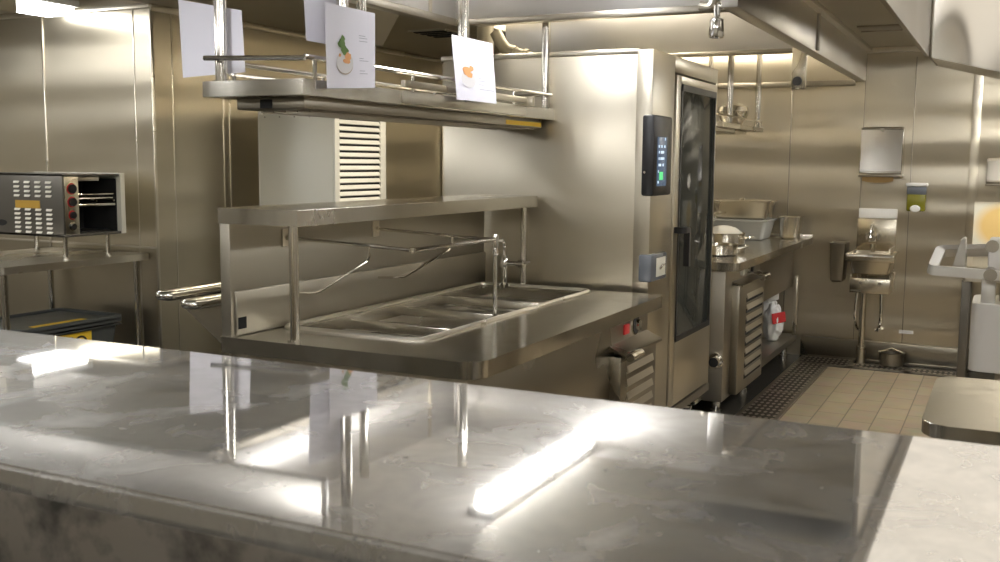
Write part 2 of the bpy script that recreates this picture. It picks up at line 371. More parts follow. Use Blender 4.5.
f = MB().cyl((-2.16,4.40,.90),(-2.16,4.40,1.05),.014).cyl((-2.16,4.40,.90),(-2.16,4.40,.925),.026).lathe([(.02,0),(.022,.02),(.016,.05),(.008,.06)],(-2.16,4.40,1.0),14)\
   .tube(fillet([(-2.16,4.40,1.04),(-2.16,4.40,1.13),(-2.16,4.30,1.13),(-2.16,4.30,1.08)],.04),.009,10).build('faucet','chrome',t)
MB().cyl((-2.16,4.40,1.02),(-2.08,4.40,1.02),.012).cyl((-2.085,4.40,1.02),(-2.06,4.40,1.02),.019).tube([(-2.07,4.40,1.02),(-2.04,4.43,1.03)],.006,8).build('tap_handle','chrome',f)
# front door with louvres, switch and dial
d = MB().box(-1.475,-1.425,4.02,4.50,.16,.69,.004)
d.prism([(-1.475,4.01,.735),(-1.475,4.51,.735),(-1.40,4.51,.70),(-1.40,4.01,.70)],(0,0,-.01)); d = d.build('louvred_door','body',t)
mb = MB()
for k in range(8):
    z = .64-k*.058
    mb.prism([(-1.425,4.10,z),(-1.425,4.45,z),(-1.417,4.45,z-.03),(-1.417,4.10,z-.03)],(-.004,0,-.003)); mb.box(-1.427,-1.4235,4.095,4.455,z-.034,z-.026)
mb.build('louvres','trim',d)
MB().cyl((-1.40,4.06,.685),(-1.40,4.20,.685),.019).box(-1.42,-1.395,4.06,4.20,.695,.705,.002).build('door_handle','tube',d)
MB().box(-1.478,-1.466,4.185,4.245,.758,.802,.003).build('power_switch','red',t)
MB().cyl((-1.478,4.335,.785),(-1.468,4.335,.785),.047,24).cyl((-1.47,4.335,.785),(-1.448,4.335,.785),.025,20).build('control_dial','chrome',t)
MB().cyl((-1.468,4.335,.785),(-1.4665,4.335,.785),.041,24).build('dial_face','black',t)
# tray slide on the far side
for dx, z, y0 in ((-2.92,.975,2.95),(-2.79,.95,2.95)):
    MB().tube(fillet([(dx-.034,4.45,z),(dx-.034,y0,z),(dx+.034,y0,z),(dx+.034,4.45,z)],.034,6),.0185,12).box(dx-.03,dx+.03,y0+.02,4.45,z-.008,z+.006).build('tray_rail','tube',t)
for y in (3.08,4.3): MB().prism([(-2.96,y,.955),(-2.36,y,.955),(-2.36,y,.55),(-2.42,y,.55),(-2.96,y,.925)],(0,.02,0)).build('rail_bracket','steel',t)

# ------------------------------------------------------------------ hanging shelf
t = thing('hanging_shelf', 'long stainless shelf hung from the ceiling on posts above the serving counter', 'shelf', (-2.2,3.6,1.7))
MB().slab(rrect(-2.417,-2.0,2.635,4.612,[.012]*4,3),1.706,1.757,bev=.005).build('shelf_board','counter',t)
for x, ys in ((-2.035,(2.90,3.755,4.578)),(-2.385,(2.70,3.53,4.38))):
    for y in ys: MB().cyl((x,y,1.757),(x,y,CZ if y < 4.4 else CZ),.0205,18).cyl((x,y,1.757),(x,y,1.764),.03).build('post','tube',t)
g = MB().tube([(-2.41,2.648,1.834),(-2.0,2.648,1.820)],.0085,10).tube([(-2.003,2.648,1.825),(-2.003,4.57,1.822)],.0085,10).tube([(-2.41,2.77,1.828),(-2.41,4.57,1.823)],.0085,10)
g.tube([(-2.41,2.77,1.79),(-2.41,4.5,1.79)],.006,8); g.tube([(-2.41,4.57,1.823),(-2.0,4.57,1.823)],.0085,10)
for x,y in ((-2.003,3.30),(-2.003,4.16),(-2.003,2.70),(-2.41,2.79),(-2.41,3.3),(-2.41,4.16)): g.cyl((x,y,1.755),(x,y,1.823),.007,8)
g.build('guard_rail','tube',t)
h = MB().box(-2.34,-2.06,2.72,4.59,1.668,1.706,.004).build('heat_strip','dark',t)
MB().box(-2.24,-2.19,2.718,2.9,1.671,1.70).build('heater_slot','void',h)
mb = MB()
for i in range(5): mb.tube([(-2.30+i*.05,2.8,1.664),(-2.30+i*.05,4.58,1.664)],.004,6)
mb.build('heater_rods','hoodin',h)
MB().box(-2.0605,-2.0585,4.20,4.585,1.672,1.692).build('warning_label','yellow',h)
MB().box(-2.004,-1.984,3.215,4.275,1.768,1.794,.003).box(-2.006,-1.954,4.255,4.275,1.752,1.797,.003).build('ticket_rail','steel',t)
MB().box(-2.0,-1.992,3.215,4.275,1.712,1.757,.002).build('ticket_plate','trim',t)

# recipe sheets
def sheet(label, p, u, v, kind, v2=None):
    # p top-left corner, u along the top, v down
    p, u, v = Vector(p), Vector(u), Vector(v); v2 = Vector(v2) if v2 else v; n = -u.cross(v).normalized()
    b = bmesh.new(); G = 8; g = []
    for i in range(G+1):
        row = []
        for j in range(G+1):
            a, c = i/G, j/G
            row.append(b.verts.new(p+u*a+(v*(1-a)+v2*a)*c+n*(.005*math.sin(a*PI)*c)))
        g.append(row)
    for i in range(G):
        for j in range(G): b.faces.new((g[i][j],g[i+1][j],g[i+1][j+1],g[i][j+1]))
    r = bmesh.ops.extrude_face_region(b, geom=b.faces[:])
    for q in r['geom']:
        if isinstance(q, bmesh.types.BMVert): q.co -= n*.0012
    bmesh.ops.recalc_face_normals(b, faces=b.faces[:])
    m = MB(); m._merge(b); o = m.build('recipe_sheet','paper'); tag(o, label, 'paper sheet', None)
    def on(a, c, off=.0012): return p+u*a+(v*(1-a)+v2*a)*c+n*(.005*math.sin(a*PI)*c+off)
    if kind:
        def disc(ca, cc, ra, rc, off, n_=20, jit=0):
            return [on(ca+ra*math.cos(2*PI*k/n_)*(1+R.uniform(-jit,jit)), cc+rc*math.sin(2*PI*k/n_)*(1+R.uniform(-jit,jit)), off) for k in range(n_)]
        def flat(name, polys, mat):
            b = bmesh.new()
            for q in polys: b.faces.new([b.verts.new(x) for x in q])
            bmesh.ops.recalc_face_normals(b, faces=b.faces[:]); m = MB(); m._merge(b); m.build(name, mat, o)
        if kind == 1:
            flat('plate_shadow_print',[disc(.34,.70,.165,.135,.0014)],'rimp'); flat('plate_print',[disc(.34,.685,.165,.135,.0018)],'plate')
            flat('herb_print',[disc(.29,.46,.075,.06,.0024,12,.3), disc(.35,.54,.07,.06,.0024,12,.3), disc(.31,.40,.05,.04,.0024,10,.3)],'green')
            flat('food_print',[disc(.40,.61,.06,.05,.0026,12,.25), disc(.37,.67,.06,.035,.0026,12,.3), disc(.24,.60,.02,.02,.0026,9,.3)],'orange')
            rows = ((.33,.14),(.36,.18),(.40,.18),(.62,.09),(.65,.20),(.78,.12),(.815,.18))
            tx = .64
        else:
            flat('plate_print',[disc(.30,.66,.17,.13,.0018)],'plate')
            flat('food_print',[disc(.27,.53,.10,.07,.0026,14,.2), disc(.38,.48,.055,.04,.0026,12,.25), disc(.32,.59,.08,.04,.0026,12,.25)],'orange')
            rows = ((.38,.12),(.41,.18),(.45,.15),(.62,.10),(.66,.18),(.72,.12),(.795,.40)); tx = .55
        flat('text_lines',[[on(tx,c-.0035),on(tx+w,c-.0035),on(tx+w,c+.0035),on(tx,c+.0035)] for c, w in rows],'ink')
    return o
sheet('white recipe sheet with green and orange dish photo, taped to shelf corner', (-1.972,2.717,1.998),(0.0,.284,.002),(0,.006,-.268),1,(0,-.002,-.25))
sheet('white recipe sheet with small orange dish photo, clipped on the ticket rail', (-1.962,3.517,1.988),(0,.347,.002),(0,.045,-.245),2)
sheet('blank white sheet hanging partly behind the green dish recipe sheet', (-2.06,2.715,2.16),(0,.21,-.003),(0,.02,-.275),0)
sheet('blank lilac-white sheet hanging behind the near left shelf post', (-2.60,2.735,2.047),(.275,0,-.052),(.012,0,-.265),0,(.012,0,-.203))

# ------------------------------------------------------------------ combi oven
t = thing('combi_oven', 'tall stainless combi oven with tinted glass door and black touch panel', 'oven', (-2.07,5.18,0))
MB().box(-2.63,-1.588,4.625,5.755,.24,2.01,.006).build('cabinet','oven',t)
MB().box(-2.64,-1.585,4.618,5.76,2.008,2.032,.006).build('top_lid','trim',t)
fr = MB().box(-1.586,-1.505,4.606,4.945,.24,2.025,.005).box(-1.586,-1.505,4.945,5.755,1.945,2.025,.005).box(-1.586,-1.505,5.715,5.755,.24,1.95,.004).build('front_frame','oven',t)
MB().box(-1.586,-1.50,4.612,5.755,.20,.245,.004).build('base_rail','dark',t)
d = MB()
for a in ((4.955,5.035,.26,1.935),(5.69,5.712,.26,1.935),(5.03,5.695,.26,.597),(5.03,5.695,1.885,1.935)): d.box(-1.53,-1.497,a[0],a[1],a[2],a[3],.002)
d = d.build('door','oven',t)
MB().box(-1.510,-1.494,5.03,5.693,.597,1.89,.002).build('door_glass','glass',d)
mb = MB()
for a in ((5.028,5.05,.592,1.895),(5.672,5.694,.592,1.895),(5.03,5.69,.592,.622),(5.03,5.69,1.862,1.895)): mb.box(-1.4945,-1.4925,a[0],a[1],a[2],a[3])
mb.build('glass_border','black',d)
MB().tube(fillet([(-1.497,4.985,1.17),(-1.452,4.985,1.17),(-1.452,5.055,1.17),(-1.452,5.055,.985)],.015),.021,4,sq=True).build('door_handle','black',d)
MB().box(-1.5865,-1.584,4.96,5.70,.4,1.93).build('cavity_back','dark',t)
mb = MB()
for z in (.78,.95,1.12,1.33,1.50,1.68): mb.box(-1.575,-1.54,5.06,5.66,z,z+.012,.002)
for y in (5.3,5.62): mb.box(-1.578,-1.568,y,y+.02,.62,1.88)
mb.build('rack','steel',t)
c = MB().box(-1.548,-1.486,4.585,4.865,1.35,1.725,.012).build('control_panel','black',t)
MB().box(-1.487,-1.4845,4.632,4.775,1.395,1.625,.001).build('screen','screen',c)
mb = MB()
for k, (y, w) in enumerate(((4.645,.02),(4.685,.02),(4.73,.02))): mb.box(-1.485,-1.4835,y,y+w,1.575,1.587)
for z, y, w in ((1.548,4.65,.015),(1.548,4.68,.05),(1.518,4.65,.012),(1.518,4.675,.06),(1.488,4.65,.04),(1.488,4.71,.02),(1.458,4.645,.01),(1.408,4.64,.02),(1.61,4.74,.015)): mb.box(-1.485,-1.4835,y,y+w,z,z+.012)
mb.build('screen_marks','screenw',c)
MB().box(-1.485,-1.4833,4.665,4.72,1.424,1.462).build('screen_button','screeng',c)
MB().cyl((-1.53,4.5845,1.46),(-1.53,4.582,1.46),.006,10).build('indicator','chrome',c)
k = MB().box(-1.552,-1.486,4.588,4.83,.945,1.075,.01).build('latch_plate','lockglass',t)
MB().box(-1.487,-1.4835,4.66,4.80,.965,1.055,.004).build('latch_inset','icepanel',k)
MB().tube([(-1.482,4.70,1.0),(-1.475,4.73,1.02),(-1.478,4.76,1.02)],.006,8).build('latch_lever','chrome',k)
def caster(x,y,par):
    c = MB().box(x-.04,x+.04,y-.04,y+.04,.19,.2,.002).cyl((x,y,.10),(x,y,.19),.02).build('caster','steel',par)
    MB().cyl((x-.018,y,.055),(x+.018,y,.055),.055,20).build('wheel','rubber',c)
    MB().box(x+.02,x+.026,y-.02,y+.02,.05,.13,.002).box(x-.026,x-.02,y-.02,y+.02,.05,.13,.002).box(x-.026,x+.026,y-.02,y+.02,.12,.128).build('fork','tube',c)
for x in (-1.60,-2.5):
    for y in (4.75,5.66): caster(x,y,t)
MB().box(-1.565,-1.535,5.60,5.74,.14,.165,.003).box(-1.62,-1.56,5.62,5.72,.15,.24,.004).build('drip_tray','tube',t)
MB().cyl((-2.71,5.25,2.03),(-2.71,5.25,2.74),.048,20).tube(fillet([(-2.62,5.2,2.22),(-2.58,5.2,2.15),(-2.545,5.2,2.115),(-2.36,5.22,2.055)],.05,6),.034,14).tube([(-2.53,5.2,2.108),(-2.50,5.2,2.098)],.042,14).tube([(-2.45,5.21,2.088),(-2.43,5.21,2.08)],.040,14).build('steam_vent','duct',t)

# ------------------------------------------------------------------ ice machine with louvres
t = thing('ice_machine', 'pale grey box machine with louvred side standing behind the serving counter', 'ice machine', (-4.17,5.7,0))
MB().box(-4.46,-3.87,5.40,6.0,.12,1.80,.004).build('casing','icepanel',t)
for x in (-4.4,-3.93):
    for y in (5.46,5.94): MB().cyl((x,y,0),(x,y,.125),.02).build('leg','tube',t)
MB().box(-4.475,-3.865,5.43,6.005,1.80,1.862,.004).build('top_cap','icepanel',t)
MB().box(-4.485,-4.455,5.42,5.47,1.64,1.852,.003).build('hinge_strip','slat',t)
mb = MB()
for i in range(5): mb.cyl((-4.41+i*.12,5.401,1.782),(-4.41+i*.12,5.396,1.782),.005,8)
mb.build('screws','dark',t)
for sx, x0 in ((1,-3.87),(-1,-4.46)):
    f = MB(); e = .012*sx
    for a in ((5.402,5.455,.9,1.795),(5.93,5.998,.9,1.795),(5.455,5.93,1.775,1.795),(5.455,5.93,.9,.94)): f.box(min(x0,x0+e),max(x0,x0+e),*a,.002)
    f = f.build('louvre_frame','slat',t)
    mb = MB()
    for k in range(20):
        z = 1.765-k*.042
        mb.prism([(x0+.002*sx,5.45,z),(x0+.002*sx,5.925,z),(x0+.016*sx,5.925,z-.024),(x0+.016*sx,5.45,z-.024)],(-.004*sx,0,-.005))
    mb.build('louvres','slat',f)
    MB().box(x0-.001,x0+.0015 if sx > 0 else x0+.001,5.45,5.93,.92,1.78).build('louvre_gap','void',f) if sx > 0 else MB().box(x0-.0015,x0,5.45,5.93,.92,1.78).build('louvre_gap','void',f)

# ------------------------------------------------------------------ left work table, toaster, tub
t = thing('work_table', 'small stainless work table against the left wall under the toaster', 'table', (-5.2,4.17,0))
MB().slab(rrect(-5.62,-4.75,3.645,4.69,[.01,.03,.01,.01],4),.884,.925,bev=.006).build('table_top','trim',t)
for x in (-5.56,-4.80):
    for y in (3.70,4.63): MB().cyl((x,y,0),(x,y,.886),.019).build('leg','tube',t)
t = thing('conveyor_toaster', 'grey conveyor toaster on four legs on the left work table', 'toaster', (-5.2,4.3,.925))
MB().box(-5.56,-4.80,4.10,4.114,1.055,1.415,.003).box(-5.56,-4.80,4.10,4.545,1.40,1.415,.003).box(-5.56,-5.54,4.10,4.545,1.055,1.415,.003).box(-5.56,-4.795,4.10,4.545,1.055,1.07,.003).build('body','toaster',t)
MB().box(-5.54,-4.79,4.515,4.55,1.055,1.418,.003).build('side_plate','icepanel',t)
MB().box(-5.54,-4.797,4.114,4.21,1.07,1.40,.002).build('control_strip','steel',t)
for z, r in ((1.33,.026),(1.255,.024),(1.18,.02),(1.115,.018)):
    k = MB().cyl((-4.798,4.16,z),(-4.782,4.16,z),r,18).build('knob','black',t)
    MB().cyl((-4.797,4.16,z),(-4.7955,4.16,z),r+.007,18).build('knob_ring','red' if z > 1.15 else 'chrome',k)
MB().box(-5.53,-5.1,4.21,4.515,1.07,1.40).box(-5.1,-4.825,4.508,4.5152,1.07,1.385).build('cavity','void',t)
MB().box(-5.1,-4.86,4.212,4.513,1.072,1.078).build('crumb_tray','black',t)
MB().box(-5.1,-4.84,4.22,4.40,1.372,1.398,.003).build('heater_cover','trim',t)
mb = MB()
for k in range(7): mb.tube([(-5.08+k*.04,4.22,1.27),(-5.08+k*.04,4.50,1.27)],.005,6)
for y in (4.23,4.36,4.49): mb.tube([(-5.1,y,1.275),(-4.82,y,1.255)],.006,6)
mb.box(-4.85,-4.82,4.22,4.50,1.225,1.24,.003).box(-4.86,-4.83,4.22,4.5,1.29,1.298,.002).build('conveyor_rack','tube',t)
mb = MB()
for z0, rows in ((1.372,4),(1.215,6)):
    for r_ in range(rows):
        for c in range(4):
            x = -5.20+c*.088; z = z0-r_*.026
            mb.prism([(x,4.1005,z),(x+.05,4.1005,z),(x+.045,4.092,z-.012),(x+.005,4.092,z-.012)],(0,.002,-.002))
mb.build('vent_slots','icepanel',t)
MB().box(-5.19,-4.985,4.0975,4.1005,1.215,1.26) .build('rating_label','amber',t)
MB().lathe([(.04,0),(.04,.003)],(-5.31,4.1,1.125),20,Matrix.Rotation(PI/2,4,'X') @ Matrix.Diagonal((1,.45,1,1))).build('badge','black',t)
for x in (-5.48,-4.86):
    for y in (4.16,4.47): MB().cyl((x,y,.925),(x,y,1.056),.0135).cyl((x,y,.925),(x,y,.934),.018).build('leg','tube',t)
t = thing('storage_tub', 'dark grey plastic tub with loose lid on floor under the left table', 'tub', (-5.1,4.2,0))
MB().pan(-5.36,-4.86,3.84,4.53,0,.50,.006,.025,.05,.04).build('tub_body','tub',t)
lid = MB().slab(rrect(-5.40,-4.84,3.82,4.56,[.04]*4,4),.525,.54,bev=.004).slab(rrect(-5.40,-4.84,3.82,4.56,[.04]*4,4),.512,.556,[rrect(-5.37,-4.87,3.85,4.53,[.03]*4,4)],bev=.004).build('lid','tub',t)
MB().box(-4.99,-4.91,3.99,4.36,.541,.543).build('lid_label','yellow',lid)
def text(body, name, mat, size, par, mw, ext=.0006):
    cu = bpy.data.curves.new(name,'FONT'); cu.body = body; cu.size = size; cu.extrude = ext; cu.align_x = 'CENTER'; cu.align_y = 'CENTER'
    o = bpy.data.objects.new('t', cu); COL.objects.link(o); bpy.context.view_layer.update()
    me = bpy.data.meshes.new_from_object(o); bpy.data.objects.remove(o); me.transform(mw)
    m = MB(); m.bm.from_mesh(me); return m.build(name, mat, par)
FX = Matrix(((0,0,1,0),(1,0,0,0),(0,1,0,0),(0,0,0,1)))   # text facing +x, reading along +y
MB().box(-4.872,-4.860,4.0,4.32,.355,.485).build('front_label','yellow',t)
text('TO','label_letters','black',.13,t,Matrix.Translation((-4.8585,4.20,.415)) @ FX)

# ------------------------------------------------------------------ right counter by the far wall
t = thing('prep_counter', 'stainless prep counter with louvred end cabinet beside the combi oven', 'counter', (-1.85,7.0,0))
MB().slab(rrect(-2.45,-1.36,5.79,8.225,[.01,.06,.02,.01],6),.893,.94,bev=.007).box(-2.45,-1.36,8.205,8.225,.93,.965,.004).build('worktop','counter',t)
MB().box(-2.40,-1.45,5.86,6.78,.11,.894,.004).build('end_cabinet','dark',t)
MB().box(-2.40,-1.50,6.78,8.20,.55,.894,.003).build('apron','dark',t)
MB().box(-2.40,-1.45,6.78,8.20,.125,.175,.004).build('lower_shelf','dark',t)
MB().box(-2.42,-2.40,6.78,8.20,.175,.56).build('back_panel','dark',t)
MB().box(-1.475,-1.445,8.13,8.17,.175,.64,.004).build('corner_post','steel',t)
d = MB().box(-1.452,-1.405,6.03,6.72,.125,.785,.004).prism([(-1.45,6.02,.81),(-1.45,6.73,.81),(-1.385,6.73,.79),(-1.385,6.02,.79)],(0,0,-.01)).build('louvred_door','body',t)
mb = MB()
for k in range(8):
    z = .72-k*.068; mb.prism([(-1.406,6.22,z),(-1.406,6.66,z),(-1.396,6.66,z-.034),(-1.396,6.22,z-.034)],(-.004,0,-.004))
mb.build('louvres','trim',d)
mb = MB()
for k in range(8): mb.box(-1.4062,-1.4035,6.21,6.67,.72-k*.068-.055,.72-k*.068-.028)
mb.build('louvre_gaps','void',d)
MB().cyl((-1.385,6.55,.785),(-1.385,6.72,.785),.02).box(-1.41,-1.38,6.55,6.72,.795,.806,.002).build('door_handle','tube',d)
for y, m_ in ((6.24,'icepanel'),(6.40,'chrome'),(6.5,'black')): MB().cyl((-1.452,y,.845),(-1.432,y,.845),.02,14).build('control_knob',m_,t)
MB().cyl((-1.49,5.80,.355),(-1.49,5.865,.355),.034,20).cyl((-1.49,5.85,.355),(-1.49,5.864,.355),.045,20).build('drain_stub','tube',t)
MB().cyl((-1.49,5.7985,.355),(-1.49,5.802,.355),.028,20).build('drain_hole','void',t)
for x, y in ((-1.53,6.05),(-1.53,6.72),(-1.53,8.1),(-2.3,6.05),(-2.3,6.72),(-2.3,8.1)): MB().cyl((x,y,0),(x,y,.13),.026).cyl((x,y,0),(x,y,.02),.034).build('leg','tube',t)

# things on and in the prep counter
t = thing('storage_container', 'clear rectangular container of white dry goods on prep counter', 'container', (-1.85,7.8,.94))
MB().pan(-2.10,-1.60,7.62,7.98,.942,1.082,.005,.014,.03,.03).build('container_body','poly',t)
MB().slab(rrect(-2.06,-1.64,7.665,7.935,[.03]*4,4),.950,1.035,bev=.015).build('dry_goods','rice',t)
MB().slab(rrect(-2.115,-1.585,7.605,7.995,[.03]*4,4),1.0835,1.092,bev=.003).build('container_lid','poly',t)
t = thing('food_pan', 'deep stainless food pan stacked on top of the clear container', 'pan', (-1.8,7.8,1.093))
MB().pan(-2.02,-1.60,7.64,7.96,1.093,1.225,.004,.016,.02,.03).build('pan_body','steel',t)
MB().slab(rrect(-2.035,-1.585,7.625,7.975,[.03]*4,4),1.226,1.234,bev=.003).box(-1.84,-1.80,7.78,7.82,1.234,1.25,.004).build('pan_lid','steel',t)
t = thing('square_pan', 'small square stainless pan at the far end of prep counter', 'pan', (-1.48,7.96,.94))
MB().pan(-1.565,-1.405,7.885,8.06,.9405,1.11,.004,.014,.008,.03).build('pan_body','tube',t)
t = thing('saute_pan', 'round two-handled pan heaped with white food on prep counter', 'pan', (-1.80,7.16,.94))
MB().lathe([(.12,0),(.15,.006),(.155,.075),(.16,.08),(.16,.083),(.15,.081),(.146,.02),(0,.014)],(-1.80,7.16,.941),28).build('pan_body','tube',t)
MB().lathe([(.146,.04),(.13,.085),(.09,.115),(.04,.13),(0,.133)],(-1.80,7.16,.941),24).build('food','rice',t)
MB().tube(fillet([(-1.66,7.10,.99),(-1.60,7.08,1.0),(-1.58,7.17,1.0),(-1.645,7.21,.99)],.03),.006,8).build('handle','chrome',t)
t = thing('frying_pan', 'shallow round steel pan nearest the oven on prep counter', 'pan', (-1.62,6.30,.94))
MB().lathe([(.11,0),(.125,.006),(.13,.06),(.135,.065),(.135,.067),(.126,.065),(.12,.014),(0,.01)],(-1.62,6.30,.941),28).build('pan_body','tube',t)
MB().tube(fillet([(-1.52,6.38,.985),(-1.47,6.46,.995),(-1.44,6.40,.995),(-1.50,6.32,.985)],.03),.006,8).build('handle','chrome',t)
t = thing('serving_tray', 'pale flat tray lying on a rest behind the pans', 'tray', (-2.1,7.2,.94))
MB().slab(rrect(-2.25,-1.86,6.95,7.5,[.03]*4,4),1.14,1.155,bev=.004).build('tray_plate','steel',t)
MB().cyl((-2.15,7.2,.941),(-2.15,7.2,1.141),.02).cyl((-2.15,7.2,.941),(-2.15,7.2,.95),.1).build('tray_stand','steel',t)
t = thing('white_canister', 'white lidded canister on the lower shelf of prep counter', 'canister', (-1.66,7.98,.175))
MB().lathe([(.085,0),(.092,.01),(.092,.27),(.07,.29),(.07,.30)],(-1.66,7.98,.176),24).build('canister_body','white',t)
MB().lathe([(.098,0),(.102,.004),(.102,.055),(.096,.06),(0,.06)],(-1.66,7.98,.465),24).build('canister_lid','white',t)
t = thing('plastic_bag', 'crumpled white plastic bag with red label beside white canister', 'bag', (-1.555,7.79,.175))
b = bmesh.new(); bmesh.ops.create_icosphere(b, subdivisions=4, radius=1)
for v in b.verts:
    d_ = noise.noise(v.co*2.3)*.22+noise.noise(v.co*6)*.10; c = v.co*(1+d_)
    v.co = Vector((-1.555+c.x*.075, 7.79+c.y*.075, max(.176,.31+c.z*.145)))
m_ = MB(); m_._merge(b); m_.build('bag_body','white',t,80)
mb = MB().box(-.003,.003,-.056,.056,-.04,.04,.002,mat=Matrix.Translation((-1.503,7.735,.36)) @ Matrix.Rotation(-.85,4,'Z') @ Matrix.Rotation(.15,4,'X')); mb.build('bag_label','red',t)

# shelf hung above the prep counter, with a bowl
t = thing('overhead_shelf', 'small hanging shelf on tube posts above the prep counter', 'shelf', (-1.9,7.2,1.74))
MB().slab(rrect(-2.12,-1.70,6.53,7.88,[.01]*4,2),1.742,1.775,bev=.004).box(-2.05,-1.74,6.6,7.5,1.715,1.742,.003).build('shelf_board','steel',t)
for x in (-1.725,-2.09):
    for y in (6.93,7.78): MB().cyl((x,y,1.775),(x,y,2.756),.021 if x > -2 else .017).build('post','tube',t)
MB().tube([(-1.71,6.55,1.82),(-1.71,7.86,1.82)],.007,8).cyl((-1.71,6.57,1.77),(-1.71,6.57,1.82),.006,8).cyl((-1.71,7.84,1.77),(-1.71,7.84,1.82),.006,8).build('guard_rail','tube',t)
t = thing('metal_bowl', 'round polished metal bowl sitting on the far hanging shelf', 'bowl', (-1.83,7.45,1.775))
MB().lathe([(.05,0),(.07,.01),(.10,.06),(.115,.10),(.12,.102),(.11,.10),(.09,.055),(.05,.015),(0,.012)],(-1.83,7.45,1.776),28).build('bowl_body','chrome',t)
MB().lathe([(.115,0),(.105,.03),(.06,.055),(0,.06)],(-1.83,7.45,1.878),28).build('bowl_cover','tube',t)

# ------------------------------------------------------------------ hand wash corner on the far wall
W = 8.249
t = thing('hand_sink', 'small stainless hand sink mounted on the far wall above floor drain', 'sink', (-.9,8.2,0))
MB().box(-1.035,-.755,8.215,W,.84,1.10,.004).build('backsplash','steel',t)
b0 = MB().pan(-1.05,-.735,7.86,8.215,.70,.86,.006,.012,.03,.03).box(-1.062,-.723,7.845,7.866,.80,.86,.008).build('basin','steel',t)
MB().tube([(-1.05,7.852,.842),(-.735,7.852,.842)],.014,10).build('front_roll','tube',b0)
MB().box(-1.03,-.748,7.90,7.915,.565,.675,.003).box(-1.03,-1.018,7.915,W,.565,.70).box(-.76,-.748,7.915,W,.565,.70).build('apron','steel',t)
for x in (-.955,-.82): MB().cyl((x,7.90,.64),(x,7.893,.64),.012,12).build('bolt','dark',t)
MB().box(-1.02,-.95,7.898,7.902,.575,.588).build('maker_plate','dark',t)
MB().box(-.77,-.757,7.90,W,.72,.90,.003).build('side_splash','steel',t)
f = MB().cyl((-.915,8.19,.86),(-.915,8.19,.91),.016).cyl((-.915,8.215,.955),(-.915,8.15,.955),.024).tube(fillet([(-.915,8.16,.955),(-.915,8.12,1.06),(-.915,8.04,1.05),(-.915,8.03,.97)],.04),.009,10).cyl((-.94,8.17,.93),(-.89,8.17,.93),.02).build('faucet','chrome',t)
for x in (-.955,-.875): MB().cyl((x,8.16,.945),(x,8.16,.985),.014,12).box(x-.006,x+.006,8.10,8.165,.985,.994,.002).build('tap_lever','chrome',f)
MB().cyl((-.95,8.09,.01),(-.95,8.09,.71),.024).cyl((-.95,8.09,.01),(-.95,8.09,.14),.034).build('drain_pipe','steel',t)
for x, q in ((-1.0,-1), (-.83,1)):
    MB().tube(fillet([(x,8.12,.57),(x+.01*q,8.1,.36),(x-.01*q,8.14,.26),(x-.03*q,8.2,.24),(x-.03*q,W,.25)],.05),.011,8).cyl((x-.03*q,8.235,.25),(x-.03*q,W,.25),.02,14).build('supply_hose','chrome',t)
o = MB().box(-1.03,-.755,8.232,W,1.105,1.175,.002).build('wall_sign','white'); tag(o,'blank white strip sign on far wall just above the hand sink','sign')
t = thing('waste_box', 'narrow dark steel bin fixed to the far wall left of hand sink', 'bin', (-1.15,8.15,.62))
MB().pan(-1.205,-1.09,8.04,8.247,.62,.915,.004,.004,.012,.008).build('bin_body','body',t)
t = thing('towel_dispenser', 'stainless paper towel dispenser on far wall above the hand sink', 'towel dispenser', (-.88,8.2,1.4))
MB().prism([(-1.03,W,1.43),(-1.03,8.125,1.43),(-1.03,8.11,1.45),(-1.03,8.13,1.77),(-1.03,8.15,1.785),(-1.03,W,1.785)],(.30,0,0),.006).build('cabinet','tube',t)
MB().box(-1.033,-.727,8.115,W,1.415,1.435,.003).build('bottom_tray','dark',t)
MB().cyl((-.88,8.135,1.765),(-.88,8.118,1.765),.014,14).build('lock','chrome',t)
b = bmesh.new(); q = [(-1.01,1.417),(-.79,1.417),(-.79,1.385),(-.84,1.375),(-.92,1.372),(-.98,1.378),(-1.01,1.385)]
MB().prism([(x,8.155,z) for x,z in q],(0,.02,0)).build('paper_towel','towel',t)
t = thing('soap_dispenser', 'soap dispenser with yellow-green soap on far wall right of towel dispenser', 'soap dispenser', (-.62,8.2,1.16))
MB().box(-.70,-.55,8.15,W,1.35,1.375,.008).box(-.695,-.555,8.17,W,1.345,1.355,.004).build('dispenser_top','white',t)
MB().box(-.692,-.558,8.158,W,1.29,1.348,.006).build('smoked_band','lockglass',t)
MB().box(-.69,-.56,8.162,W,1.165,1.30,.012).build('soap_tank','soap',t)
MB().lathe([(.036,0),(.036,.012),(.028,.02),(0,.022)],(-.628,8.164,1.185),20,Matrix.Rotation(PI/2,4,'X') @ Matrix.Diagonal((1,.75,1,1))).build('push_button','white',t)
o = MB().box(-.70,-.60,8.243,W,.235,.26).build('wall_plate','white'); tag(o,'tiny white label plate low on far wall right of sink pipes','label plate')
t = thing('drain_basket', 'dark round floor drain basket at the wall base right of sink', 'drain basket', (-.73,8.1,0))
MB().lathe([(.075,0),(.085,.01),(.09,.10),(.095,.105),(.085,.10),(.08,.02),(0,.015)],(-.73,8.09,.006),24).build('basket','dark',t)
MB().tube([(-.81,8.09,.11),(-.73,8.09,.14),(-.65,8.09,.11)],.006,8).build('handle','steel',t)
t = thing('wall_box', 'brown-grey metal box on far wall at the right frame edge', 'wall box', (-.05,8.2,1.37))
MB().prism([(-.165,W,1.37),(-.165,8.12,1.37),(-.165,8.10,1.40),(-.165,8.16,1.54),(-.165,W,1.56)],(.25,0,0),.005).build('box_body','dark',t)
MB().box(-.168,.088,8.098,W,1.362,1.378,.003).build('box_tray','dark',t)

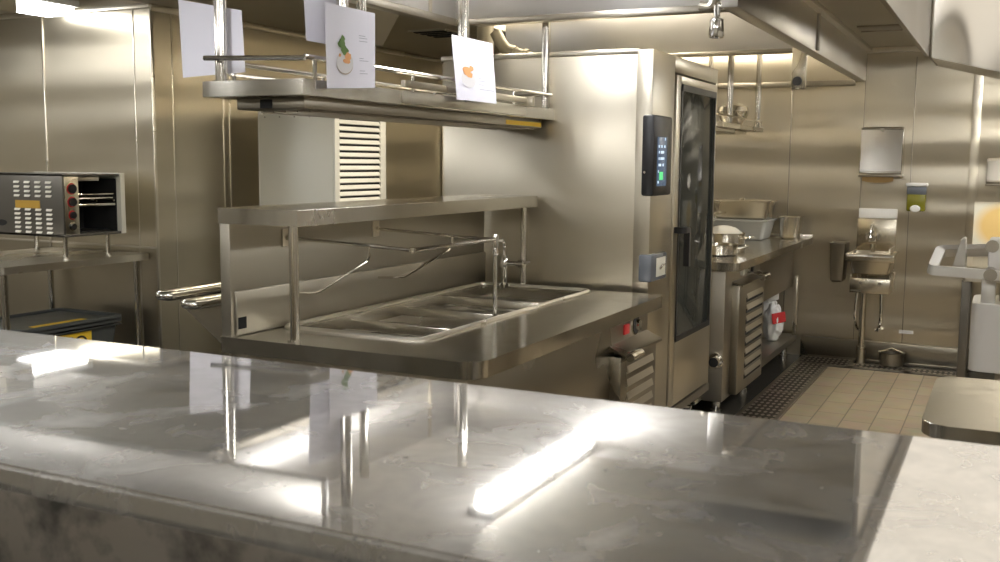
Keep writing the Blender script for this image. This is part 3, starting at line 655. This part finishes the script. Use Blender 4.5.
# far right wall table, board, machine
t = thing('wall_table', 'dark-legged steel table at far wall right of the sink', 'table', (.3,7.95,0))
MB().slab(rrect(-.26,1.1,7.68,8.20,[.02]*4,3),.715,.755,bev=.006).build('table_top','trim',t)
for x in (-.24,1.05):
    for y in (7.75,8.14): MB().box(x-.028,x+.028,y-.028,y+.028,0,.716,.004).build('leg','toaster',t)
o = MB().box(-.232,.55,8.225,W,.92,1.245,.004).build('splash_board','board'); o['label'] = 'white board with painted yellow reflection on far wall at right frame edge'; o['category'] = 'board'
t = thing('kitchen_machine', 'pale metal machine with a square bar loop at right frame edge', 'kitchen machine', (.2,5.2,0))
MB().tube(fillet([(.12,5.0,1.02),(-.30,5.0,1.032),(-.285,5.26,1.10),(.12,5.26,1.128)],.03,4),.030,4,sq=True).build('bar_loop','ugrey',t)
MB().prism([(-.225,5.12,1.03),(-.19,5.10,1.17),(-.172,5.10,1.175),(-.165,5.12,1.01)],(0,.16,.0),.004).build('gusset','ugrey',t)
MB().box(-.075,.4,5.08,5.30,.985,1.175,.012).build('mount_plate','mixer',t)
for z,y,x in ((1.025,4.965,-.06),(1.145,5.075,-.06)): MB().cyl((x,y,z),(x,5.1,z),.028,16).build('bolt','dark',t)
MB().box(-.095,-.035,5.10,5.18,.86,1.0,.006).build('neck','ugrey',t)
MB().slab(rrect(-.13,.42,5.05,5.45,[.06]*4,5),.575,.885,bev=.05).build('bowl_housing','mixer',t)
MB().box(-.02,.38,5.2,5.5,0,1.0,.01).build('column','dark',t)
t = thing('low_table', 'rounded stainless table standing at right just beyond the pass ledge', 'table', (.4,2.95,0))
MB().slab(rrect(-.165,1.3,2.63,3.28,[.07]*4,8),.845,.88,bev=.01).build('table_top','counter',t)
MB().box(-.13,1.26,2.67,3.24,.55,.846,.004).build('cabinet','body',t)
for x in (-.09,1.2):
    for y in (2.72,3.2): MB().cyl((x,y,0),(x,y,.551),.022).build('leg','tube',t)

# ------------------------------------------------------------------ trench drains
def grate(x0,x1,y0,y1,label):
    t = thing('drain_grate', label, 'drain grate', ((x0+x1)/2,(y0+y1)/2,0), 'perforated floor drain grates')
    MB().box(x0+.022,x1-.022,y0+.012,y1-.012,.002,.008).build('grate_plate','grate',t)
    mb = MB()
    for a in ((x0,x0+.024,y0,y1),(x1-.024,x1,y0,y1),(x0,x1,y0,y0+.014),(x0,x1,y1-.014,y1)): mb.box(*a,.001,.011)
    mb.build('grate_frame','dark',t)
for y0, y1, l in ((5.2,5.98,'perforated floor grate beside the oven casters'),(5.98,6.78,'perforated floor grate beside the louvred end cabinet'),(6.78,7.42,'perforated floor grate beside the middle of prep counter'),(7.42,7.89,'perforated floor grate in the corner by the far wall')):
    grate(-1.40,-1.152,y0,y1,l)
for x0, x1, l in ((-1.40,-1.0,'perforated floor grate left of the hand sink drain pipe'),(-1.0,-.6,'perforated floor grate directly under the hand sink'),(-.6,-.2,'perforated floor grate right of hand sink at wall')):
    grate(x0,x1,7.90,8.06 if x0 > -1.3 else 8.19,l)

# ------------------------------------------------------------------ exhaust hood and ceiling fittings
t = thing('exhaust_hood', 'large stainless exhaust hood with deep lips above oven and prep counter', 'hood', (-2.2,6.3,2.16))
MB().box(-2.505,-2.465,2.65,4.47,2.165,CZ,.003).build('side_lip','hood',t)
MB().box(-4.65,-1.93,2.61,2.65,2.165,CZ,.003).build('outer_lip','hood',t)
MB().box(-2.505,-1.10,4.46,4.50,2.165,CZ+.3,.003).build('front_lip','hood',t)
MB().box(-2.515,-2.455,2.65,4.50,2.155,2.19,.003).box(-2.515,-1.03,4.452,4.508,2.155,2.185,.003).build('lip_edge','dark',t)
MB().box(-2.508,-2.462,4.2,4.23,2.17,CZ,.002).build('lip_joint','steel',t)
MB().box(-1.098,-1.028,4.21,8.245,2.13,2.368,.004).build('beam','hood',t)
MB().box(-1.03,-.985,4.21,8.245,2.345,2.372,.004).build('edge_trim','trim',t)
MB().box(-3.1,-1.1,6.30,6.345,2.165,2.755,.003).build('divider_panel','hood',t)
MB().box(-3.1,-1.1,6.292,6.352,2.160,2.185,.003).build('divider_edge','dark',t)
MB().prism([(-3.32,4.5,2.165),(-3.30,4.5,2.165),(-2.9,4.5,2.76),(-2.92,4.5,2.76)],(0,.6,0)).build('inner_panel','hoodin',t)
MB().box(-3.3,-1.03,4.47,8.25,2.76,2.79).build('hood_roof','hood',t)
MB().box(-1.10,-1.03,4.21,8.245,2.368,2.78).build('inner_side','hood',t)
MB().box(-1.03,-.41,3.7,8.25,2.372,2.40).build('soffit_panel','hoodin',t)
MB().box(-.93,-.68,6.9,7.1,2.362,2.373,.002).box(-.93,-.68,7.1,7.12,2.355,2.373,.002).build('soffit_slot','dark',t)
MB().box(-1.03,-.41,8.18,8.248,2.335,2.372,.004).build('end_trim','trim',t)
MB().box(-.425,-.405,3.6,5.60,2.04,CZ-.002,.002).box(-.425,-.405,5.60,8.24,2.30,2.40,.002).build('outer_panel','dark',t)
h = MB().box(-2.545,-2.507,2.95,4.38,2.30,2.36,.004).build('strip_light_housing','steel',t)
MB().cyl((-2.565,2.98,2.33),(-2.565,4.35,2.33),.019,14).build('strip_light_tube','striplamp',h)
MB().cyl((-1.02,6.05,2.14),(-1.02,6.05,2.35),.012,10).build('conduit','trim',t)
b0 = MB().box(-1.165,-1.085,6.08,6.115,1.93,2.165,.003).build('control_box','steel',t)
MB().cyl((-1.130,6.08,1.975),(-1.130,6.068,1.975),.026,20).build('control_knob','black',b0)
MB().cyl((-1.153,4.36,2.10),(-1.153,4.36,2.165),.014).lathe([(.03,0),(.034,.01),(.028,.075),(.016,.085)],(-1.153,4.36,2.03),18).cyl((-1.153,4.36,2.165),(-1.09,4.36,2.165),.012).build('spray_nozzle','chrome',t)
MB().tube(fillet([(-1.25,4.44,2.18),(-1.20,4.44,2.17),(-1.16,4.42,2.25)],.03),.02,10).build('lip_bracket','hoodin',t)
for x, y in ((-2.75,5.55),(-2.1,5.55),(-2.75,7.35),(-2.0,7.35)):  # unseen lamps; left pair added to brighten the side wall
    l = MB().lathe([(.11,.0),(.11,.03),(.0,.032)],(x,y,2.728),22).build('hood_or_added_lamp','steel',t)
    MB().lathe([(.0,-.07),(.06,-.06),(.09,-.03),(.095,0),(0,0.001)],(x,y,2.727),22).build('lamp_globe','hoodlamp',l)
t = thing('hanging_duct', 'wavy stainless duct panel with sloping lower edge at upper right', 'duct', (.2,5.8,2.0))
MB().prism([(-.395,5.6,2.036),(1.9,5.6,1.45),(1.9,5.6,2.466),(-.395,5.6,2.466)],(0,.5,0),.004).build('duct_panel', 'wavy', t)
MB().box(-.404,-.392,5.596,6.1,2.04,2.466,.002).build('duct_seam','dark',t)
t = thing('ceiling_duct', 'dull metal box duct at the upper left corner near ceiling light', 'duct', (-5.6,3.9,2.3))
MB().box(-6.6,-4.98,3.82,4.0,2.30,2.466,.004).build('duct_box','duct',t)
t = thing('ceiling_vent', 'small slotted vent in the dark ceiling left of the hood', 'vent', (-3.8,6.6,2.42))
mb = MB().box(-3.93,-3.62,6.40,6.80,2.422,2.431)
mb.build('vent_frame','hoodin',t)
mb = MB()
for k in range(4): mb.box(-3.90,-3.65,6.43+k*.095,6.475+k*.095,2.416,2.423)
mb.build('vent_slots','void',t)
o = MB().lathe([(.01,0),(.035,.004),(.012,.02),(.012,.05)],(-4.1,6.0,2.38),14).build('sprinkler_head','chrome'); tag(o,'tiny chrome sprinkler head in the dark ceiling left of hood','sprinkler')

def lampbox(label, cx, cy, lx, ly, mat, z=CZ, h=.06):
    t = thing('ceiling_light', label, 'ceiling light', (cx,cy,z), None)
    MB().box(cx-lx/2-.02,cx+lx/2+.02,cy-ly/2-.02,cy+ly/2+.02,z-h*.45,z-.001,.004).build('fixture_pan','white',t)
    MB().box(cx-lx/2,cx+lx/2,cy-ly/2,cy+ly/2,z-h,z-h*.4,.012).build('diffuser',mat,t)
lampbox('wraparound fluorescent light in the upper left corner', -5.36,4.05,.24,1.15,'lampdim',CZ,.09)
lampbox('slim fluorescent tube light beside the hanging shelf, out of frame', -1.72,3.86,.07,1.05,'tubelamp',CZ,.07)
lampbox('fluorescent panel over the aisle in front of the duct, out of frame', -.12,4.2,.46,2.0,'lampsoft')
lampbox('fluorescent panel over the right side beyond pass ledge, out of frame', 1.6,2.2,.30,1.2,'lamp')
lampbox('fluorescent panel above the pass ledge, out of frame', -2.2,.9,.30,1.2,'lamp')
lampbox('fluorescent panel at right behind the camera, out of frame', .9,.2,.30,1.2,'lamp')
lampbox('fluorescent panel at right side aisle, out of frame', 1.5,5.2,.30,1.2,'lamp')
lampbox('added fill panel hidden behind the duct near far wall', .75,7.1,1.2,.30,'lamp')  # unseen lamp added to brighten the far wall and its sign
lampbox('added fill panel far behind the camera at right, out of frame', .2,-1.5,1.2,.30,'lamp')  # unseen panel added so the steel walls reflect more light
lampbox('added fill panel far left behind the camera, out of frame', -6.2,-.6,1.2,.30,'lamp')  # unseen panel added to brighten reflections in the left wall
lampbox('fluorescent panel in the far left aisle, out of frame', -6.6,2.2,.30,1.2,'lamp')
lampbox('added fill panel behind the camera at left, out of frame', -3.2,-1.2,.30,1.2,'lamp')  # another unseen panel added to brighten the steel

# ------------------------------------------------------------------ world, camera, view
w = bpy.data.worlds.new('kitchen_ambient'); S.world = w; w.use_nodes = True
bg = w.node_tree.nodes['Background']; bg.inputs[0].default_value = (.9,.85,.75,1); bg.inputs[1].default_value = .1
f, yaw, pitch, roll = 1024.34, .460594, .1152477, .00834
cy, sy, cp, sp, cr, sr = math.cos(yaw), math.sin(yaw), math.cos(pitch), math.sin(pitch), math.cos(roll), math.sin(roll)
fw = Vector((-sy,cy,0)); r = Vector((cy,sy,0)); u = Vector((0,0,1))
f2 = fw*cp-u*sp; u2 = u*cp+fw*sp; r3 = r*cr+u2*sr; u3 = u2*cr-r*sr
cd = bpy.data.cameras.new('camera'); cam = bpy.data.objects.new('camera', cd); COL.objects.link(cam)
cam.matrix_world = Matrix(((r3.x,u3.x,-f2.x,0),(r3.y,u3.y,-f2.y,0),(r3.z,u3.z,-f2.z,1.5),(0,0,0,1)))
cd.sensor_fit = 'HORIZONTAL'; cd.sensor_width = 36; cd.lens = f*36/1000; cd.clip_start = .02
cd.dof.use_dof = True; cd.dof.focus_distance = 4.2; cd.dof.aperture_fstop = 20
S.camera = cam
S.view_settings.view_transform = 'Standard'; S.view_settings.look = 'None'; S.view_settings.gamma = 1; S.view_settings.use_curve_mapping = False
S.view_settings.exposure = 0.8
S.cycles.max_bounces = 10; S.cycles.glossy_bounces = 8; S.cycles.diffuse_bounces = 4; S.cycles.transparent_max_bounces = 8
S.cycles.use_denoising = True; S.cycles.sample_clamp_indirect = 6; S.cycles.caustics_reflective = True
